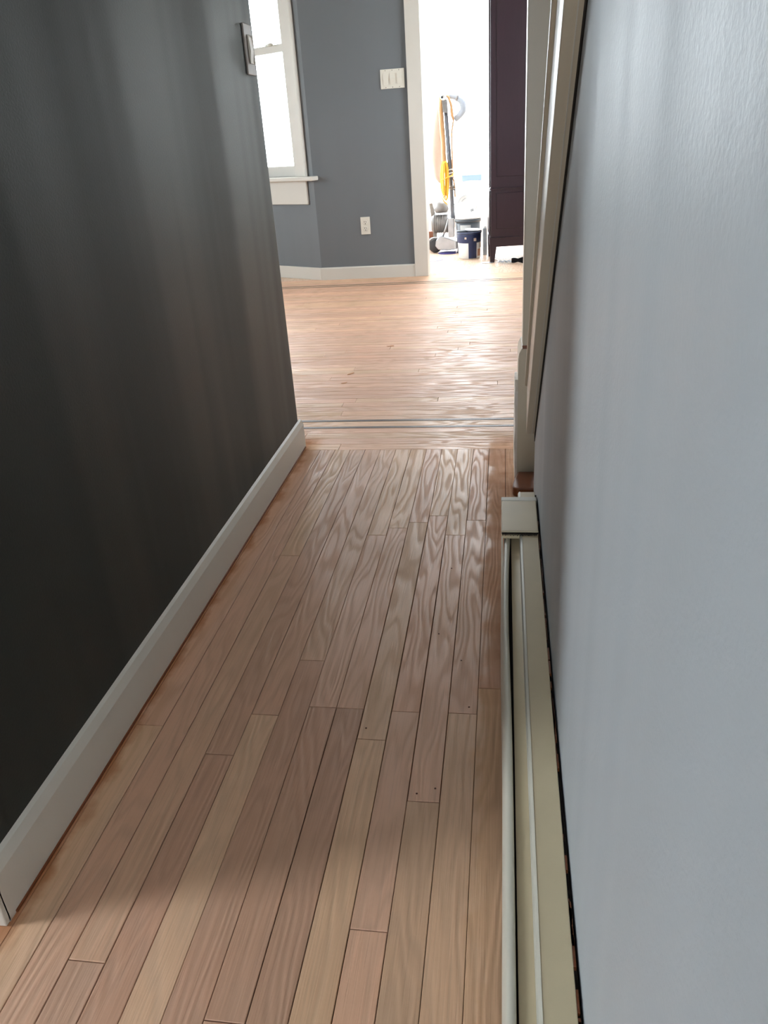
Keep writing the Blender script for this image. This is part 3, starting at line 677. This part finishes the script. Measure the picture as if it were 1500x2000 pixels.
# leaning tools at the left of the sander
o = obj('metal_bar', tube(tube(bmesh.new(), [at(850, 470, 7.25), at(846, 425, 7.35), at(836, 340, 7.45)], 0.012, 10), [at(846.2, 428, 7.34), at(843.5, 404, 7.37)], 0.020, 10), m_metal)
recenter(o); tag(o, 'grey metal bar leaning at the doorway casing, left of the floor sander', 'bar')
bmx = prism([(at(838, 398, 7.0).x, at(838, 398, 7.0).z), (at(844, 396, 7.0).x, at(844, 396, 7.0).z), (at(853, 430, 7.0).x, at(853, 430, 7.0).z), (at(853, 481, 7.0).x, 0.0), (at(846, 481, 7.0).x, 0.0), (at(846, 440, 7.0).x, at(846, 440, 7.0).z)], 'y', 6.985, 7.035); bev(bmx, 0.004, 1)
o = obj('board_offcut', bmx, mat('weathered_grey_board', srgb(150, 144, 138), 0.7, 0.3, var=0.3, scale=30)); recenter(o)
tag(o, 'weathered grey board leaning upright just left of the sander motor', 'board')
bmx = tube(bmesh.new(), [at(857.5, 352, 7.02), at(855.5, 335, 7.04), at(852, 312, 7.06)], [0.008, 0.009, 0.009], 8)
part('tool_handle', bmx, m_rubber, fs, 'thin black lever')
bmx = B((at(841, 480, 7.1).x-0.02, at(841, 480, 7.1).x+0.035, 7.08, 7.14, 0, 0.15), bevel=0.004)
o = obj('wood_offcut', bmx, m_brown); recenter(o); tag(o, 'short reddish brown wood offcut standing on end behind the casing edge', 'wood')

# ------------------------------------------------------------------ pails, tin and lid
def pail(name, c, r0, r1, h, m, label, cat='bucket'):
    t = thing(name, (c[0], c[1], 0), label, cat)
    bmx = bmesh.new(); lathe(bmx, [(0, 0), (r0, 0), (r0+0.003, 0.006), (r1, h), (r1-0.004, h), (r0-0.002, 0.01), (0, 0.008)], (c[0], c[1], 0), seg=36)
    part('body', bmx, m, t); return t
bc = (-0.271, 6.50); bh = 0.196
pl = pail('paint_bucket', bc, 0.083, 0.094, bh, m_pail, 'white paint pail with dark blue paint band and drips, in front')
def skin(prof, c, a0, a1, m, name, parent, label=None, seg=14):
    bmx = bmesh.new(); lathe(bmx, prof, (c[0], c[1], 0), seg=seg, a0=a0, a1=a1); return part(name, bmx, m, parent, label)
rr = lambda z: 0.083+0.003+(0.094-0.086)*z/bh+0.0012
R = lambda d: math.radians(d)
skin([(rr(0.120), 0.120), (rr(0.128)+0.001, 0.124), (rr(0.185)+0.001, 0.185), (rr(0.187), 0.187)], bc, R(180), R(372), m_blue, 'paint_band', pl, 'dark blue painted band', 30)
skin([(rr(0.004), 0.004), (rr(0.062), 0.062), (rr(0.122), 0.122)], bc, R(268), R(311), m_blue, 'paint_drip', pl, 'broad dark blue stripe')
skin([(rr(0.12)+0.0008, 0.078), (rr(0.12)+0.0008, 0.122)], bc, R(330), R(352), mat('dusty_paint', srgb(196, 180, 166), 0.8, 0.2, var=0.3, scale=60), 'smear', pl)
skin([(rr(0.03)+0.0008, 0.018), (rr(0.07)+0.0008, 0.072)], bc, R(318), R(346), mat('terracotta_smear', srgb(206, 160, 132), 0.8, 0.2, var=0.15, scale=60), 'smear', pl)
for (da, dz, s) in ((250, 0.158, 0.7), (294, 0.146, 1.0)):
    skin([(rr(dz)+0.002, dz-0.012*s), (rr(dz)+0.0025, dz), (rr(dz)+0.002, dz+0.010*s)], bc, R(da), R(da+13*s), mat('bare_scrape', srgb(214, 196, 180), 0.7, 0.2, var=0.4, scale=90), 'scrape', pl)
bmx = bmesh.new(); lathe(bmx, [(0.094, bh-0.008), (0.101, bh-0.006), (0.101, bh+0.002), (0.096, bh+0.004), (0.092, bh)], (bc[0], bc[1], 0), seg=36); part('rim', bmx, m_blue, pl)
bmx = bmesh.new(); lathe(bmx, [(0, bh-0.004), (0.090, bh-0.004), (0.090, bh-0.001), (0, bh-0.001)], (bc[0], bc[1], 0), seg=30); part('paint_surface', bmx, m_paper, pl)
bmx = bmesh.new(); tube(bmx, [(bc[0]-0.098, bc[1], 0.170), (bc[0]-0.112, bc[1]-0.03, 0.12), (bc[0]-0.108, bc[1]-0.06, 0.07), (bc[0]-0.096, bc[1]-0.07, 0.045)], 0.0022, 6); part('wire_handle', bmx, m_metal, pl)
# lid lying across the pail
bmx = bmesh.new(); T = Matrix.Rotation(R(4), 3, 'Y')
lathe(bmx, [(0, 0), (0.062, 0), (0.068, 0.004), (0.068, 0.009), (0.064, 0.009), (0.060, 0.004), (0, 0.004)], (bc[0]+0.035, bc[1], bh+0.010), seg=28, tilt=T)
o = obj('loose_lid', bmx, m_pail); recenter(o); tag(o, 'white round lid lying on top of the blue-banded paint pail', 'lid')
o = obj('paint_scraper', B((bc[0]-0.098, bc[0]-0.01, bc[1]-0.035, bc[1]+0.02, bh+0.0045, bh+0.012), bevel=0.002), m_char); recenter(o); tag(o, 'flat dark scraper lying on the left rim of the paint pail', 'scraper')
# dark pail behind with white lid
b2 = (-0.292, 6.80)
pb = pail('dark_bucket', b2, 0.088, 0.100, 0.262, m_char, 'charcoal grey pail with pale label and white lid, behind the paint pail')
r2 = lambda z: 0.091+0.009*z/0.262+0.0012
skin([(r2(0.10), 0.10), (r2(0.22), 0.225)], b2, R(232), R(285), mat('pale_label', srgb(186, 190, 192), 0.6, 0.3, var=0.25, scale=50), 'paper_label', pb, 'pale grey paper label')
bmx = bmesh.new(); lathe(bmx, [(0.094, 0.244), (0.104, 0.244), (0.108, 0.252), (0.106, 0.264), (0.098, 0.268)], (b2[0], b2[1], 0), seg=36); part('rim', bmx, m_char, pb)
bmx = bmesh.new(); lathe(bmx, [(0, 0.268), (0.098, 0.268), (0.105, 0.270), (0.105, 0.280), (0.098, 0.284), (0.092, 0.278), (0, 0.278)], (b2[0], b2[1], 0), seg=36); part('lid', bmx, m_pail, pb, 'white lid')
# white round lid standing on it
bmx = bmesh.new(); T = Matrix.Rotation(R(74), 3, 'X') 
cz = 0.286+0.083
lathe(bmx, [(0, 0.010), (0.060, 0.012), (0.072, 0.016), (0.080, 0.012), (0.084, 0), (0.080, -0.006), (0.074, 0.002), (0, 0.002)], (b2[0]-0.006, b2[1]+0.03, cz), seg=36, tilt=T)
o = obj('round_lid', bmx, m_pail); recenter(o); tag(o, 'round white lid propped on edge on the charcoal pail', 'lid')
rl = o
def arc_on(r, a_, b_, rad, m):
    bm_ = bmesh.new(); ps_ = [T @ Vector((r*math.cos(R(q)), r*math.sin(R(q)), 0.0165)) + Vector((b2[0]-0.006, b2[1]+0.03, cz)) for q in [a_+(b_-a_)*k/6 for k in range(7)]]
    tube(bm_, ps_, rad, 6); return part('moulded_mark', bm_, m, rl)
arc_on(0.050, 100, 150, 0.0022, m_metal); arc_on(0.074, 95, 165, 0.0018, m_metal)
bm_ = bmesh.new()
for k, (dx, dy) in enumerate(((0.030, -0.040), (0.038, -0.036), (0.046, -0.034))):
    p = T @ Vector((dx, dy, 0.016)) + Vector((b2[0]-0.006, b2[1]+0.03, cz)); q = T @ Vector((dx+0.004, dy-0.018, 0.016)) + Vector((b2[0]-0.006, b2[1]+0.03, cz)); tube(bm_, [p, q], 0.0022, 6)
part('moulded_mark', bm_, m_char, rl)
# square tin
tn = thing('square_tin', (-0.150, 6.62, 0), 'tall narrow galvanised tin with white cap between paint pail and armoire', 'tin')
part('body', B((-0.167, -0.134, 6.60, 6.65, 0, 0.205), bevel=0.004), m_tin, tn)
bmx = bmesh.new(); lathe(bmx, [(0, 0.2045), (0.014, 0.2045), (0.016, 0.210), (0.014, 0.222), (0.010, 0.226), (0, 0.226)], (-0.150, 6.62, 0), seg=18); part('cap', bmx, m_pail, tn, 'white cap')

# ------------------------------------------------------------------ discs, scraps and strap on the floor
def disc(px, py, r, m, label, dome=0.0, z=0.0):
    p = fl(px, py); bm_ = bmesh.new()
    lathe(bm_, [(0.012, 0.0), (r, 0.0), (r, 0.002), (r*0.6, 0.002+dome*0.6), (0.012, 0.002+dome)], (0, 0, 0), seg=36)
    o = obj('sanding_disc', bm_, m, None, (p.x, p.y, z)); tag(o, label, 'sanding disc'); return o
disc(876, 494, 0.088, m_purple, 'dark purple sanding disc lying in front of the floor sander', 0.006)
disc(846, 508, 0.080, m_lilac, 'pale lilac sanding disc nearest the doorway casing')
bmx = bmesh.new(); n = 12; vs = []
for i in range(n+1):
    row_ = []
    for j in range(6):
        row_.append(bmx.verts.new((0.11*i/n-0.055, 0.06*j/5-0.03+0.006*math.sin(i*1.7), 0.004+0.010*abs(math.sin(i*0.9+j*0.7)))))
    vs.append(row_)
for i in range(n):
    for j in range(5): bmx.faces.new((vs[i][j], vs[i+1][j], vs[i+1][j+1], vs[i][j+1]))
bmesh.ops.solidify(bmx, geom=bmx.faces[:], thickness=0.001)
p = fl(988, 513); o = obj('crumpled_paper', bmx, m_paper, None, (p.x, p.y, 0.0)); tag(o, 'crumpled white paper scrap on the floor under the armoire edge', 'paper')
bmx = bmesh.new(); p = fl(1016, 514)
ring = []
for k in range(25):
    a = 2*PI*k/24; ring.append((p.x+0.065*math.cos(a), p.y+0.035*math.sin(a), 0.018+0.010*math.sin(2*a)))
# flat webbing: a ribbon standing on edge
inner = [bmx.verts.new((x, y_, z_-0.012)) for x, y_, z_ in ring[:-1]]; outer = [bmx.verts.new((x, y_, z_+0.012)) for x, y_, z_ in ring[:-1]]
for k in range(24): bmx.faces.new((inner[k], inner[(k+1) % 24], outer[(k+1) % 24], outer[k]))
bmesh.ops.solidify(bmx, geom=bmx.faces[:], thickness=0.002)
o = obj('strap', bmx, m_black); recenter(o); o.location.z = 0.0; tag(o, 'looped black webbing strap on the floor beside the paper scrap', 'strap')
p = fl(955, 513); o = obj('shim', B((p.x-0.05, p.x+0.03, p.y-0.035, p.y+0.02, 0, 0.0035), bevel=0.001), m_metal); recenter(o)
tag(o, 'thin flat grey shim on the floor at the armoire leg', 'shim')
ar.location.z = 0.0
# pale blue ledge under the bright window
a = at(903, 341, 8.50); b_ = at(941, 341, 8.50)
lg = thing('window_bench', ((a.x+b_.x)/2, 8.50, 0.0), 'pale blue low bench under the bright back window', 'bench')
zt = a.z
part('seat', B((a.x, b_.x, 8.36, 8.60, zt-0.055, zt), bevel=0.004), m_paleblue, lg)
for xx in (a.x+0.01, b_.x-0.035):
    for yy in (8.37, 8.565): part('leg', B((xx, xx+0.025, yy, yy+0.025, 0, zt-0.055)), m_pail, lg)
# pale ground outside
gr = obj('ground', B((-25, 25, -20, 30, -0.45, -0.35)), m_ground); tag(gr, 'pale ground outside the windows', 'ground'); gr['kind'] = 'structure'
